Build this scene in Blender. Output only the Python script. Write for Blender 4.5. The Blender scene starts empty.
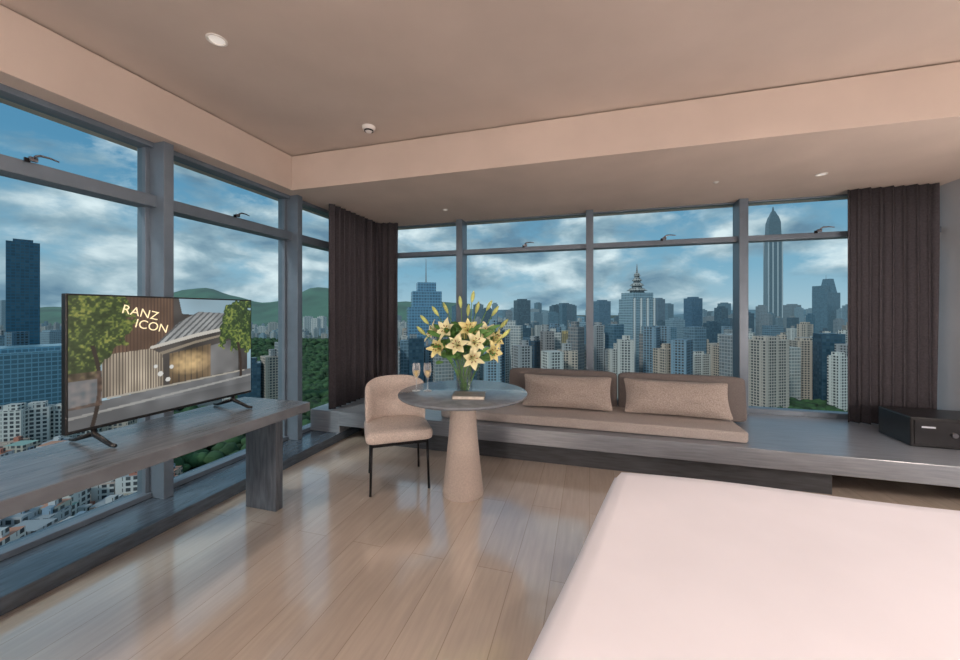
import bpy, bmesh, math, random
import numpy as np
from mathutils import Vector, Matrix
random.seed(7); np.random.seed(7)
S=bpy.context.scene
S.view_settings.view_transform='Standard'
COL=S.collection
YAW=math.radians(16.3); F_PX=375.0; CAMH=1.343; HZ=312.0
Fv=Vector((-math.sin(YAW),math.cos(YAW),0)); Rv=Vector((math.cos(YAW),math.sin(YAW),0))

# ---------------------------------------------------------------- materials
def nt(m):
    m.use_nodes=True; return m.node_tree
def mat(name,col,rough=0.5,metal=0.0,nscale=0,namt=0.15,bump=0.0,emit=None,estr=0,stretch=None,alpha=None,spec=None,trans=0,coat=0):
    m=bpy.data.materials.new(name); t=nt(m); b=t.nodes['Principled BSDF']
    b.inputs['Base Color'].default_value=(*col,1); b.inputs['Roughness'].default_value=rough
    b.inputs['Metallic'].default_value=metal
    if trans: b.inputs['Transmission Weight'].default_value=trans
    if coat: b.inputs['Coat Weight'].default_value=coat; b.inputs['Coat Roughness'].default_value=.15
    if spec is not None: b.inputs['Specular IOR Level'].default_value=spec
    if emit: b.inputs['Emission Color'].default_value=(*emit,1); b.inputs['Emission Strength'].default_value=estr
    if nscale:
        tc=t.nodes.new('ShaderNodeTexCoord'); mp=t.nodes.new('ShaderNodeMapping')
        if stretch: mp.inputs['Scale'].default_value=stretch
        n=t.nodes.new('ShaderNodeTexNoise'); n.inputs['Scale'].default_value=nscale; n.inputs['Detail'].default_value=5
        t.links.new(tc.outputs['Object'],mp.inputs[0]); t.links.new(mp.outputs[0],n.inputs['Vector'])
        r=t.nodes.new('ShaderNodeValToRGB')
        r.color_ramp.elements[0].position=0.3; r.color_ramp.elements[1].position=0.7
        r.color_ramp.elements[0].color=(*[c*(1-namt) for c in col],1)
        r.color_ramp.elements[1].color=(*[min(1,c*(1+namt)) for c in col],1)
        t.links.new(n.outputs[0],r.inputs[0]); t.links.new(r.outputs[0],b.inputs['Base Color'])
        if bump:
            bp=t.nodes.new('ShaderNodeBump'); bp.inputs['Strength'].default_value=bump; bp.inputs['Distance'].default_value=0.01
            t.links.new(n.outputs[0],bp.inputs['Height']); t.links.new(bp.outputs[0],b.inputs['Normal'])
    return m

M_ceil=mat('plaster_ceiling',(0.58,0.495,0.435),0.85,nscale=1.6,namt=0.07,bump=0.1)
M_bulk=mat('plaster_bulkhead',(0.63,0.53,0.46),0.85,nscale=2.0,namt=0.06,bump=0.1)
M_wall=mat('wall_paint',(0.52,0.52,0.54),0.8,nscale=3,namt=0.05)
M_frame=mat('window_aluminium',(0.155,0.195,0.24),0.35,metal=0.2,nscale=8,namt=0.08)
M_sill=mat('sill_stone',(0.07,0.095,0.125),0.22,nscale=9,namt=0.3,stretch=(6,1,6),bump=0.04,spec=.9)
M_plat=mat('platform_grey_wood',(0.21,0.23,0.26),0.28,nscale=5,namt=0.2,stretch=(1,12,14),bump=0.05,spec=1)
M_cons=mat('console_grey_wood',(0.14,0.155,0.175),0.24,nscale=5,namt=0.3,stretch=(12,1,1.5),bump=0.05,spec=.9)
M_legm=mat('console_leg_wood',(0.085,0.10,0.12),0.4,nscale=7,namt=0.4,stretch=(8,8,1),bump=0.1)
M_black=mat('black_metal',(0.012,0.012,0.014),0.35,metal=0.6,nscale=20,namt=0.1)
M_blackp=mat('black_plastic',(0.012,0.012,0.013),0.3,nscale=20,namt=0.1)
M_steel=mat('brushed_steel',(0.22,0.22,0.24),0.35,metal=1,nscale=30,namt=0.1)
M_white=mat('white_plastic',(0.8,0.78,0.75),0.5,nscale=10,namt=0.03)
M_chairf=mat('boucle_fabric',(0.57,0.49,0.44),0.95,nscale=110,namt=0.2,bump=0.5)
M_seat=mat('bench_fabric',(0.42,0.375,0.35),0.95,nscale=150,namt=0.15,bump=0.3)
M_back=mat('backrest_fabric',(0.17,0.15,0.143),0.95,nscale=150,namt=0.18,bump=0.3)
M_pillow=mat('pillow_fabric',(0.39,0.335,0.30),0.95,nscale=120,namt=0.3,bump=0.5)
M_curt=mat('curtain_fabric',(0.066,0.060,0.069),0.95,nscale=70,namt=0.2,bump=0.2)
M_tabtop=mat('table_top_stone',(0.19,0.215,0.245),0.2,nscale=12,namt=0.2,spec=.8)
M_tabbase=mat('table_base_plaster',(0.52,0.44,0.385),0.8,nscale=90,namt=0.10,bump=0.25)
M_bed=mat('bed_linen',(0.90,0.885,0.94),0.9,nscale=4,namt=0.02)
M_brass=mat('brass',(0.6,0.4,0.15),0.25,metal=1,nscale=10,namt=0.1)

def floor_mat():
    m=bpy.data.materials.new('oak_plank_floor'); t=nt(m); b=t.nodes['Principled BSDF']; N=t.nodes.new; L=t.links.new
    tc=N('ShaderNodeTexCoord'); mp=N('ShaderNodeMapping'); mp.inputs['Rotation'].default_value=(0,0,math.radians(90))
    L(tc.outputs['Object'],mp.inputs[0])
    br=N('ShaderNodeTexBrick'); br.offset=0.37; br.inputs['Scale'].default_value=1
    br.inputs['Brick Width'].default_value=1.9; br.inputs['Row Height'].default_value=0.19
    br.inputs['Mortar Size'].default_value=0.0016; br.inputs['Mortar Smooth'].default_value=0.2
    br.inputs['Color1'].default_value=(0.57,0.48,0.40,1); br.inputs['Color2'].default_value=(0.63,0.54,0.455,1)
    br.inputs['Mortar'].default_value=(0.38,0.31,0.25,1)
    L(mp.outputs[0],br.inputs['Vector'])
    m2=N('ShaderNodeMapping'); m2.inputs['Scale'].default_value=(14,1.2,1); L(tc.outputs['Object'],m2.inputs[0])
    n=N('ShaderNodeTexNoise'); n.inputs['Scale'].default_value=3; n.inputs['Detail'].default_value=8; L(m2.outputs[0],n.inputs['Vector'])
    r=N('ShaderNodeValToRGB'); r.color_ramp.elements[0].position=.3; r.color_ramp.elements[1].position=.7
    r.color_ramp.elements[0].color=(.90,.90,.90,1); r.color_ramp.elements[1].color=(1.05,1.04,1.03,1)
    L(n.outputs[0],r.inputs[0])
    mx=N('ShaderNodeMix'); mx.data_type='RGBA'; mx.blend_type='MULTIPLY'; mx.inputs[0].default_value=1
    L(br.outputs['Color'],mx.inputs[6]); L(r.outputs[0],mx.inputs[7]); L(mx.outputs[2],b.inputs['Base Color'])
    mr=N('ShaderNodeMapRange'); mr.inputs['To Min'].default_value=0.2; mr.inputs['To Max'].default_value=0.3
    L(n.outputs[0],mr.inputs[0]); L(mr.outputs[0],b.inputs['Roughness'])
    bp=N('ShaderNodeBump'); bp.inputs['Strength'].default_value=.04; bp.inputs['Distance'].default_value=.004
    L(n.outputs[0],bp.inputs['Height']); L(bp.outputs[0],b.inputs['Normal'])
    b.inputs['Specular IOR Level'].default_value=0.8
    b.inputs['Coat Weight'].default_value=1; b.inputs['Coat Roughness'].default_value=.12; b.inputs['Coat IOR'].default_value=2.5
    return m
M_floor=floor_mat()

def glass_pane_mat():
    m=bpy.data.materials.new('window_glass'); t=nt(m); t.nodes.clear(); N=t.nodes.new; L=t.links.new
    o=N('ShaderNodeOutputMaterial'); tr=N('ShaderNodeBsdfTransparent'); tr.inputs[0].default_value=(.90,.96,.97,1)
    L(tr.outputs[0],o.inputs[0]); return m
M_glass=glass_pane_mat()
def clear_glass(name,tint=(1,1,1),lo=.04,hi=.55,diff=None):
    m=bpy.data.materials.new(name); t=nt(m); t.nodes.clear(); N=t.nodes.new; L=t.links.new
    o=N('ShaderNodeOutputMaterial'); tr=N('ShaderNodeBsdfTransparent'); tr.inputs[0].default_value=(*tint,1)
    g=N('ShaderNodeBsdfGlossy'); g.inputs['Roughness'].default_value=0.06
    if diff: g=N('ShaderNodeBsdfDiffuse'); g.inputs[0].default_value=(*diff,1)
    lw=N('ShaderNodeLayerWeight'); lw.inputs[0].default_value=.25
    mr=N('ShaderNodeMapRange'); mr.inputs['To Min'].default_value=lo; mr.inputs['To Max'].default_value=hi
    L(lw.outputs['Facing'],mr.inputs[0])
    mx=N('ShaderNodeMixShader'); L(mr.outputs[0],mx.inputs[0])
    L(tr.outputs[0],mx.inputs[1]); L(g.outputs[0],mx.inputs[2]); L(mx.outputs[0],o.inputs[0]); return m
M_vase=clear_glass('vase_glass',(.96,.98,.98)); M_wine=clear_glass('champagne',(.97,.80,.35),.55,.7,diff=(1.0,.80,.35))

# ---------------------------------------------------------------- mesh helpers
def bm_box(bm,x0,x1,y0,y1,z0,z1):
    vs=[bm.verts.new(p) for p in ((x0,y0,z0),(x1,y0,z0),(x1,y1,z0),(x0,y1,z0),(x0,y0,z1),(x1,y0,z1),(x1,y1,z1),(x0,y1,z1))]
    for f in ((0,3,2,1),(4,5,6,7),(0,1,5,4),(1,2,6,5),(2,3,7,6),(3,0,4,7)): bm.faces.new([vs[i] for i in f])
def finish(bm,name,m,parent=None,bevel=0,smooth=False,seg=2,subsurf=0,solid=0):
    me=bpy.data.meshes.new(name); bm.normal_update(); bm.to_mesh(me); bm.free()
    ob=bpy.data.objects.new(name,me); COL.objects.link(ob)
    for mm in (m if isinstance(m,(list,tuple)) else [m]): me.materials.append(mm)
    if parent: ob.parent=parent
    if smooth:
        for p in me.polygons: p.use_smooth=True
    if solid: d=ob.modifiers.new('s','SOLIDIFY'); d.thickness=solid; d.offset=0
    if bevel: d=ob.modifiers.new('b','BEVEL'); d.width=bevel; d.segments=seg; d.limit_method='ANGLE'
    if subsurf: d=ob.modifiers.new('u','SUBSURF'); d.levels=subsurf; d.render_levels=subsurf
    return ob
def boxes(name,bl,m,parent=None,bevel=0,seg=2,smooth=False):
    bm=bmesh.new()
    for b in bl: bm_box(bm,*b)
    return finish(bm,name,m,parent,bevel,smooth,seg)
def empty(name,loc=(0,0,0),rz=0):
    e=bpy.data.objects.new(name,None); COL.objects.link(e); e.location=loc; e.rotation_euler=(0,0,rz); e.empty_display_size=.1; return e
def lathe(name,prof,m,parent=None,loc=(0,0,0),n=48,smooth=True,bevel=0):
    bm=bmesh.new(); rings=[]
    for r,z in prof:
        if r<1e-5: rings.append([bm.verts.new((loc[0],loc[1],loc[2]+z))])
        else: rings.append([bm.verts.new((loc[0]+r*math.cos(2*math.pi*i/n),loc[1]+r*math.sin(2*math.pi*i/n),loc[2]+z)) for i in range(n)])
    for a,b in zip(rings,rings[1:]):
        for i in range(n):
            j=(i+1)%n
            if len(a)==1 and len(b)==1: continue
            if len(a)==1: bm.faces.new((a[0],b[j],b[i]))
            elif len(b)==1: bm.faces.new((a[i],a[j],b[0]))
            else: bm.faces.new((a[i],a[j],b[j],b[i]))
    bmesh.ops.recalc_face_normals(bm,faces=bm.faces)
    ob=finish(bm,name,m,parent,bevel,False)
    if smooth:
        for p in ob.data.polygons: p.use_smooth=True
        try: ob.data.set_sharp_from_angle(angle=math.radians(40))
        except Exception: pass
    return ob
def tube(bm,pts,rad,n=8):
    pts=[Vector(p) for p in pts]; rings=[]
    for i,p in enumerate(pts):
        d=(pts[min(i+1,len(pts)-1)]-pts[max(i-1,0)]).normalized()
        ref=Vector((0,0,1)) if abs(d.z)<.95 else Vector((1,0,0))
        a=d.cross(ref).normalized(); b=d.cross(a)
        r=rad[i] if isinstance(rad,(list,tuple)) else rad
        rings.append([bm.verts.new(p+a*r*math.cos(2*math.pi*k/n)+b*r*math.sin(2*math.pi*k/n)) for k in range(n)])
    for A,B in zip(rings,rings[1:]):
        for k in range(n): bm.faces.new((A[k],A[(k+1)%n],B[(k+1)%n],B[k]))
    bm.faces.new(rings[0][::-1]); bm.faces.new(rings[-1])

# ---------------------------------------------------------------- room shell
H1=2.82; H2=2.49; XL=-2.69; XG=-2.9; YB=2.893; YG=4.52; XR=3.06; YR=-3.0
boxes('floor',[(-3.05,XR+.1,YR-.1,YG+.15,-.25,0)],M_floor)
boxes('ceiling',[(-3.1,XR+.15,YR-.1,YG+.2,H1,H1+.25)],M_ceil)
boxes('ceiling_bulkhead_back',[(-3.1,XR-.001,YB,YG+.2,H2,H1-.014),(-3.1,XR-.001,YB+.02,YG+.2,H1-.014,H1-.001)],M_bulk,bevel=.003)
boxes('ceiling_bulkhead_left',[(-3.1,XL,YR,YB-.001,H2,H1-.014),(-3.1,XL-.02,YR,YB-.001,H1-.014,H1-.001)],M_bulk,bevel=.003)
boxes('wall_right',[(XR,XR+.15,YR-.1,YG+.2,-.25,H1)],M_wall)
boxes('wall_rear',[(-3.1,XR,YR-.12,YR,-.25,H1)],M_wall)
boxes('trim_left_sill',[(-3.05,-2.49,YR,YG-.07,0.0,.085)],M_sill,bevel=.006)

# windows left (mullions along Y)
lm=[-1.75,-.55,.65,1.85,3.05,4.25]
bl=[(XG-.05,XG+.16,y-.032,y+.032,.085,H2) for y in lm]
bl+=[(XG-.05,XG+.03,y-.06,y+.06,.085,H2) for y in lm]
bl+=[(XG-.04,XG+.09,YR,YG,2.05,2.13),(XG-.04,XG+.05,YR,YG,.085,.12),(XG-.04,XG+.07,YR,YG,H2-.035,H2)]
w1=empty('window_1'); 
boxes('frame',bl,M_frame,w1,bevel=.004)
boxes('pane',[(XG-.004,XG,YR,YG,.085,H2)],M_glass,w1)
# windows back
bmx=[-1.55,0.0,1.495]
bl=[(x-.04,x+.04,YG-.14,YG+.05,0.2,H2) for x in bmx]
bl+=[(XG+.09,XR-.002,YG-.09,YG+.04,2.065,2.12),(XG+.09,XR-.002,YG-.06,YG+.04,0.2,.36),(XG+.09,XR-.002,YG-.02,YG+.04,H2-.015,H2),
     (XG-.08,XG+.12,YG-.12,YG+.08,0,H2)]
w2=empty('window_2')
boxes('frame',bl,M_frame,w2,bevel=.004)
boxes('pane',[(XG+.1,XR-.002,YG,YG+.004,0.3,H2)],M_glass,w2)
boxes('apron',[(XG+.1,XR-.002,YG-.02,YG+.06,0,.3)],M_frame,w2)

# window handles
def handle(loc,ang,s=.62):
    e=empty('window_handle',loc,ang); e.scale=(s,s,s)
    bm=bmesh.new(); bm_box(bm,-.03,.03,-.035,0,-.012,.03)
    tube(bm,[(0,-.03,.02),(0,-.06,.035),(.03,-.07,.05),(.10,-.07,.052),(.17,-.068,.04)],[.011,.012,.012,.010,.007])
    finish(bm,'lever',M_steel,e,bevel=.002); 
    bm=bmesh.new(); bm_box(bm,-.06,-.02,-.02,.0,-.03,.012); finish(bm,'strike',M_black,e)
for x in (-.73,.77,2.14): handle((x,YG-.09,2.128),0)
for y in (1.23,2.42): handle((XG+.09,y,2.138),math.radians(90),.52)

# ---------------------------------------------------------------- platform bench
P=empty('window_bench_platform')
boxes('slab',[(-2.487,XR-.002,3.3,YG-.07,.17,.31)],M_plat,P,bevel=.005)
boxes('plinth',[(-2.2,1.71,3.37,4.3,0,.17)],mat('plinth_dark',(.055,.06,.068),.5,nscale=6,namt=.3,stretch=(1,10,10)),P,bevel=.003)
boxes('return_over_sill',[(-2.85,-2.487,3.32,YG-.15,.087,.31)],M_plat,P,bevel=.004)

def cushion(name,w,d,h,m,parent,loc,rot=(0,0,0),puff=.0,cuts=10,round_=.03):
    bm=bmesh.new(); bmesh.ops.create_cube(bm,size=1)
    bmesh.ops.subdivide_edges(bm,edges=bm.edges[:],cuts=cuts,use_grid_fill=True)
    for v in bm.verts:
        x,y,z=v.co*2
        f=(1-abs(x)**4)*(1-abs(y)**4)
        v.co=Vector((x*w/2,y*d/2,z*h/2+(puff*f if z>0 else 0)))
        ex=max(0,abs(v.co.x)-(w/2-round_)); ey=max(0,abs(v.co.y)-(d/2-round_)); ez=max(0,abs(v.co.z)-(h/2-round_))
        L=math.sqrt(ex*ex+ey*ey+ez*ez)
        if L>round_:
            k=round_/L
            v.co.x-=math.copysign(ex*(1-k),v.co.x); v.co.y-=math.copysign(ey*(1-k),v.co.y); v.co.z-=math.copysign(ez*(1-k),v.co.z)
    ob=finish(bm,name,m,parent,smooth=True,subsurf=1); ob.location=loc; ob.rotation_euler=rot; return ob
SO=empty('bench_sofa')
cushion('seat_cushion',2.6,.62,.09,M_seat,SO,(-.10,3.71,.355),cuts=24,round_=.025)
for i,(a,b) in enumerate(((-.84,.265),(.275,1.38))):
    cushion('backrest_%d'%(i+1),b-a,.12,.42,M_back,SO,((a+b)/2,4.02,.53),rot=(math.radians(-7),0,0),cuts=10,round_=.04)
bm=bmesh.new()
for xx in (-.6,.0,.5,1.1): bm_box(bm,xx-.02,xx+.02,4.09,4.13,.31,.6)
finish(bm,'back_supports',M_black,SO)
bm=bmesh.new()
for zz,yy in ((.392,3.408),(.322,3.408)): tube(bm,[(-1.38,yy,zz),(1.18,yy,zz)],.005,6)
finish(bm,'piping',M_seat,SO,smooth=True)
def pillow(loc,rz,w=.86,h=.33,t=.17):
    bm=bmesh.new(); bmesh.ops.create_cube(bm,size=1)
    bmesh.ops.subdivide_edges(bm,edges=bm.edges[:],cuts=14,use_grid_fill=True)
    for v in bm.verts:
        x,y,z=v.co*2
        ff=((1-abs(x)**3.5)**.6)*((1-abs(z)**2.6)**.55) if abs(x)<1 and abs(z)<1 else 0
        th=.006+t/2*ff
        wr=1+.004*math.sin(z*9+x*13)
        pin=1-.05*(1-abs(z)**2)*abs(x)**6
        v.co=Vector((x*w/2*pin, y*th*(1+.06*math.sin(x*11+z*7)), z*h/2*(1-.05*(1-abs(x)**2))*wr))
    o=finish(bm,'throw_pillow',M_pillow,smooth=True,subsurf=1)
    o.location=loc; o.rotation_euler=(math.radians(-28),0,rz)
pillow((-.22,3.79,.558),math.radians(1)); pillow((.75,3.79,.558),math.radians(-2),w=.88)

# ---------------------------------------------------------------- round table
TX,TY=-.905,2.645
T=empty('round_table',(TX,TY,0))
lathe('top',[(0,.72),(.44,.72),(.465,.728),(.475,.738),(.475,.748),(.47,.752),(0,.752)],M_tabtop,T,n=96)
lathe('pedestal',[(0,0),(.150,0),(.153,.012),(.147,.06),(.125,.25),(.108,.42),(.099,.56),(.097,.64),(.105,.70),(.12,.722),(0,.722)],M_tabbase,T,n=64)

B=empty('coffee_table_book',(-.80,2.47,.752),math.radians(12))
boxes('cover',[(-.11,.11,-.075,.075,0,.004),(-.11,.11,-.075,.075,.022,.026),(-.11,-.106,-.075,.075,0,.026)],mat('book_cover',(.22,.2,.17),.5,nscale=10),B)
boxes('pages',[(-.105,.106,-.071,.071,.004,.022)],mat('book_pages',(.7,.66,.58),.8,nscale=40),B)

M_wg=clear_glass('stemware_glass',(.95,.97,.97),.16,1.0,diff=(.95,.97,1.0))
def wglass(x,y):
    g=empty('champagne_glass',(x,y,.752))
    lathe('foot_and_stem',[(0,0),(.03,.0),(.031,.003),(.008,.007),(.004,.015),(.0035,.085),(.006,.095),(0,.097)],M_wg,g,n=24)
    lathe('bowl',[(.006,.095),(.022,.12),(.029,.15),(.029,.18),(.025,.208)],M_wg,g,n=28)
    lathe('wine',[(0,.0985),(.006,.1),(.0205,.122),(.0275,.15),(.0,.152)],M_wine,g,n=24)
wglass(-1.245,2.56); wglass(-1.165,2.585)

# ---------------------------------------------------------------- vase + lilies
V=empty('lily_vase',(TX+.015,TY,.7525))
lathe('glass',[(0,0),(.052,0),(.056,.004),(.056,.23),(.053,.23),(.053,.012),(0,.012)],M_vase,V,n=40)
lathe('water',[(0,.0125),(.0525,.0125),(.0525,.13),(0,.13)],clear_glass('water',(.95,.98,.96)),V,n=40)
M_stem=mat('stem_green',(.14,.30,.07),.6,nscale=20); M_leaf=mat('lily_leaf',(.12,.28,.07),.5,nscale=15,namt=.4)
M_petal=mat('lily_petal',(.92,.82,.38),.6,nscale=12,namt=.12); M_petal2=mat('lily_petal_pale',(.94,.88,.55),.6,nscale=12,namt=.1)
M_bud=mat('lily_bud',(.60,.66,.22),.55,nscale=12,namt=.3); M_anth=mat('anther',(.32,.10,.02),.8,nscale=30)
def petal(bm,M,L,W,curl,mi):
    n=9; rows=[]
    for i in range(n+1):
        s=i/n
        r=0;z=0
        for k in range(i):
            ss=k/n; a=math.radians(20)+curl*ss**1.5
            r+=L/n*math.sin(a); z+=L/n*math.cos(a)
        w=W*math.sin(math.pi*min(1,(.12+.88*s)))**.8*(1-.25*s)
        if i==n: w=.001
        a=math.radians(20)+curl*s**1.5
        nrm=Vector((math.cos(a),0,-math.sin(a)))
        c=Vector((r+.004,0,z))
        row=[]
        for q in (-1,-.5,0,.5,1):
            p=c+Vector((0,q*w,0))-nrm*(abs(q)**1.5)*w*.35
            p.z+=.003*math.sin(s*14+q*5)
            row.append(bm.verts.new(M@p))
        rows.append(row)
    for A,Bq in zip(rows,rows[1:]):
        for k in range(4):
            f=bm.faces.new((A[k],A[k+1],Bq[k+1],Bq[k])); f.material_index=mi; f.smooth=True
def orient(d):
    return Vector(d).normalized().to_track_quat('Z','Y').to_matrix().to_4x4()
bmF=bmesh.new(); bmS=bmesh.new(); bmL=bmesh.new(); bmB=bmesh.new(); bmA=bmesh.new()
rnd=random.Random(11)
def stem(p0,p1,r=.0035):
    p0=Vector(p0);p1=Vector(p1); mid=(p0+p1)/2+Vector((0,0,.04))
    mid.x=p0.x+(p1.x-p0.x)*.35; mid.y=p0.y+(p1.y-p0.y)*.35
    pts=[]
    for i in range(9):
        s=i/8; pts.append((1-s)**2*p0+2*s*(1-s)*mid+s*s*p1)
    tube(bmS,pts,r,6); return pts
def leaf(base,d,L,W):
    M=Matrix.Translation(base)@orient(d)
    rows=[]
    for i in range(9):
        s=i/8; w=W*math.sin(math.pi*min(.98,.08+.92*s))**.8
        c=Vector((L*.35*s*s,0,L*s*(1-.25*s)))
        rows.append([bmL.verts.new(M@(c+Vector((-abs(q)*w*.3,q*w,0)))) for q in (-1,0,1)])
    for A,Bq in zip(rows,rows[1:]):
        for k in range(2):
            f=bmL.faces.new((A[k],A[k+1],Bq[k+1],Bq[k])); f.smooth=True
bl=[(-.19,-.07,.33,(-.6,-.9,.3)),(-.05,-.16,.36,(-.1,-1,.2)),(.20,-.07,.30,(.7,-.8,.1)),
    (-.13,-.08,.46,(-.5,-.8,.4)),(.03,-.10,.47,(.1,-.9,.4)),(.15,-.04,.44,(.6,-.8,.4)),(-.02,.1,.42,(-.3,.6,.7)),
    (-.24,.03,.44,(-.9,-.4,.4)),(.1,.14,.38,(.5,.8,.5)),(.06,-.18,.27,(.2,-1,-.1)),(.23,.0,.39,(.9,-.6,.2)),(.08,-.16,.38,(.4,-1,.2))]
for i,(x,y,z,d) in enumerate(bl):
    p=Vector((x,y,z)); dd=Vector(d).normalized()
    a=rnd.uniform(0,6.28)
    base=p-dd*.05
    stem((math.cos(a)*.03,math.sin(a)*.03,.015),base)
    M=Matrix.Translation(base)@orient(d)@Matrix.Rotation(rnd.uniform(0,6),4,'Z')
    for k in range(6):
        petal(bmF,M@Matrix.Rotation(k*math.pi/3,4,'Z'),rnd.uniform(.105,.13),(.036 if k%2 else .026),math.radians(rnd.uniform(60,95)),i%2)
    for k in range(6):
        Mk=M@Matrix.Rotation(k*math.pi/3+.5,4,'Z')
        tube(bmS,[Mk@Vector((.004,0,.01)),Mk@Vector((.012,0,.05)),Mk@Vector((.024,0,.078))],.0012,4)
        tube(bmA,[Mk@Vector((.018,0,.080)),Mk@Vector((.031,0,.079))],.003,6)
for i,(x,y,z) in enumerate([(-.27,.0,.50),(-.2,.04,.56),(-.03,.0,.62),(.05,.02,.66),(.08,-.02,.58),(.2,.02,.56),(.26,.0,.47),(-.13,.05,.58),(.16,.06,.60),(-.29,-.02,.42),(.27,-.05,.40),(.02,.05,.56)]):
    p=Vector((x,y,z)); a=rnd.uniform(0,6.28); stem((math.cos(a)*.03,math.sin(a)*.03,.015),p,.003)
    d=Vector((x*1.2,y,.35)).normalized()
    tube(bmB,[p+d*s for s in (0,.012,.035,.06,.08,.092)],[.003,.009,.0145,.014,.008,.002],8)
for i in range(115):
    a=rnd.uniform(0,6.28); rr=rnd.uniform(.02,.19); z=rnd.uniform(.22,.48)
    p=Vector((rr*math.cos(a),rr*math.sin(a),z)); leaf(p,(math.cos(a),math.sin(a),rnd.uniform(-.1,1.1)),rnd.uniform(.09,.15),rnd.uniform(.012,.020))
Rq=empty('blooms_rig'); Rq.parent=V; Rq.rotation_euler=(0,0,YAW)
finish(bmF,'petals',[M_petal,M_petal2],Rq); finish(bmS,'stems',M_stem,Rq,smooth=True); finish(bmL,'leaves',M_leaf,Rq)
finish(bmB,'buds',M_bud,Rq,smooth=True); finish(bmA,'anthers',M_anth,Rq,smooth=True)

# ---------------------------------------------------------------- dining chair
C=empty('dining_chair',(-1.475,2.69,0),math.radians(34.8))
cushion('seat',.50,.47,.10,M_chairf,C,(0,0,.415),puff=.012,cuts=12,round_=.045)
boxes('seat_frame',[(-.21,.21,-.20,.20,.345,.368)],M_black,C,bevel=.004)
bm=bmesh.new(); nu,nv=22,9; grid={}
for side in (0,1):
    for i in range(nu+1):
        for j in range(nv+1):
            a=math.radians(-68+136*i/nu); v=j/nv
            edge=min(1,min(i,nu-i)/3.0); ve=min(1,min(j,nv-j)/2.0)
            th=.030*math.sqrt(1-(1-edge)**2+1e-6)*math.sqrt(1-(1-ve)**2+1e-6)+.004
            R=.255+(th if side else -th)
            z0=.445; zt=.80-.05*(abs(a)/1.19)**3
            z=z0+(zt-z0)*v
            cy=-.02+.05*v
            grid[side,i,j]=bm.verts.new((R*1.0*math.sin(a),cy+R*.95*math.cos(a),z))
for side in (0,1):
    for i in range(nu):
        for j in range(nv):
            q=[grid[side,i,j],grid[side,i+1,j],grid[side,i+1,j+1],grid[side,i,j+1]]
            bm.faces.new(q if side==0 else q[::-1])
def ring(keys):
    for k1,k2 in zip(keys,keys[1:]): bm.faces.new((grid[0,k1[0],k1[1]],grid[1,k1[0],k1[1]],grid[1,k2[0],k2[1]],grid[0,k2[0],k2[1]]))
ring([(i,0) for i in range(nu+1)]); ring([(i,nv) for i in range(nu,-1,-1)]); ring([(0,j) for j in range(nv,-1,-1)]); ring([(nu,j) for j in range(nv+1)])
bmesh.ops.recalc_face_normals(bm,faces=bm.faces)
finish(bm,'backrest',M_chairf,C,smooth=True,subsurf=1)
bm=bmesh.new()
for sx in (-1,1):
    tube(bm,[(sx*.215,-.21,0),(sx*.205,-.195,.37)],.0095,10)
    tube(bm,[(sx*.205,.215,0),(sx*.195,.19,.37),(sx*.19,.225,.5)],.0095,10)
finish(bm,'legs',M_black,C,smooth=True)

# ---------------------------------------------------------------- console + TV
K=empty('tv_console')
boxes('top',[(-2.40,-1.83,-1.2,2.13,.67,.73)],M_cons,K,bevel=.004)
boxes('leg_1',[(-2.28,-2.02,2.03,2.09,0,.67)],M_legm,K,bevel=.004)
boxes('leg_2',[(-2.28,-2.02,-1.0,-.93,0,.67)],M_legm,K,bevel=.004)
boxes('rail',[(-2.24,-2.12,-.95,2.04,.61,.67)],M_cons,K,bevel=.003)
TV=empty('television')
y0,y1,z0,z1=1.065,2.005,.80,1.425; XS=-2.2
boxes('bezel',[(XS-.03,XS,y0,y1,z0,z1)],M_blackp,TV,bevel=.003)
boxes('back_housing',[(XS-.065,XS-.03,y0+.15,y1-.15,z0+.03,z0+.35)],M_blackp,TV,bevel=.01)
bm=bmesh.new()
for yy in (1.17,1.88):
    tube(bm,[(XS-.015,yy,.80),(XS-.01,yy,.775),(XS+.12,yy-.01,.742),(XS+.15,yy-.01,.740)],[.012,.012,.009,.008],8)
    tube(bm,[(XS-.015,yy,.80),(XS-.02,yy,.775),(XS-.13,yy-.01,.742),(XS-.16,yy-.01,.740)],[.012,.012,.009,.008],8)
finish(bm,'feet',M_blackp,TV,smooth=True)
# screen picture as vertex colours
NU,NV=360,220
def vnoise(U,Vv,sc,seed):
    rs=np.random.RandomState(seed); G=rs.rand(128,128)
    x=U*sc; y=Vv*sc; xi=np.floor(x).astype(int); yi=np.floor(y).astype(int); fx=x-xi; fy=y-yi
    fx=fx*fx*(3-2*fx); fy=fy*fy*(3-2*fy)
    g=lambda a,b:G[a%128,b%128]
    return (g(xi,yi)*(1-fx)*(1-fy)+g(xi+1,yi)*fx*(1-fy)+g(xi,yi+1)*(1-fx)*fy+g(xi+1,yi+1)*fx*fy)
uu=np.linspace(0,1,NU+1); vv=np.linspace(0,1,NV+1)
U,Vv=np.meshgrid(uu,vv,indexing='ij')
img=np.zeros((NU+1,NV+1,3))
def setc(mask,c,noise=None,amt=.3,a=1.0):
    c=np.array(c,float)
    k=1.0 if noise is None else (1-amt+2*amt*noise)[...,None]
    cc=np.broadcast_to(c,img.shape)*k
    img[mask]=(img*(1-a)+cc*a)[mask]
n1=vnoise(U*1.6,Vv,34,1); n2=vnoise(U*1.6,Vv,9,2); n3=vnoise(U*1.6,Vv,75,3); n4=vnoise(U*1.6,Vv,4,8)
nf=.35*n1+.4*n3+.25*n2
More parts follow.
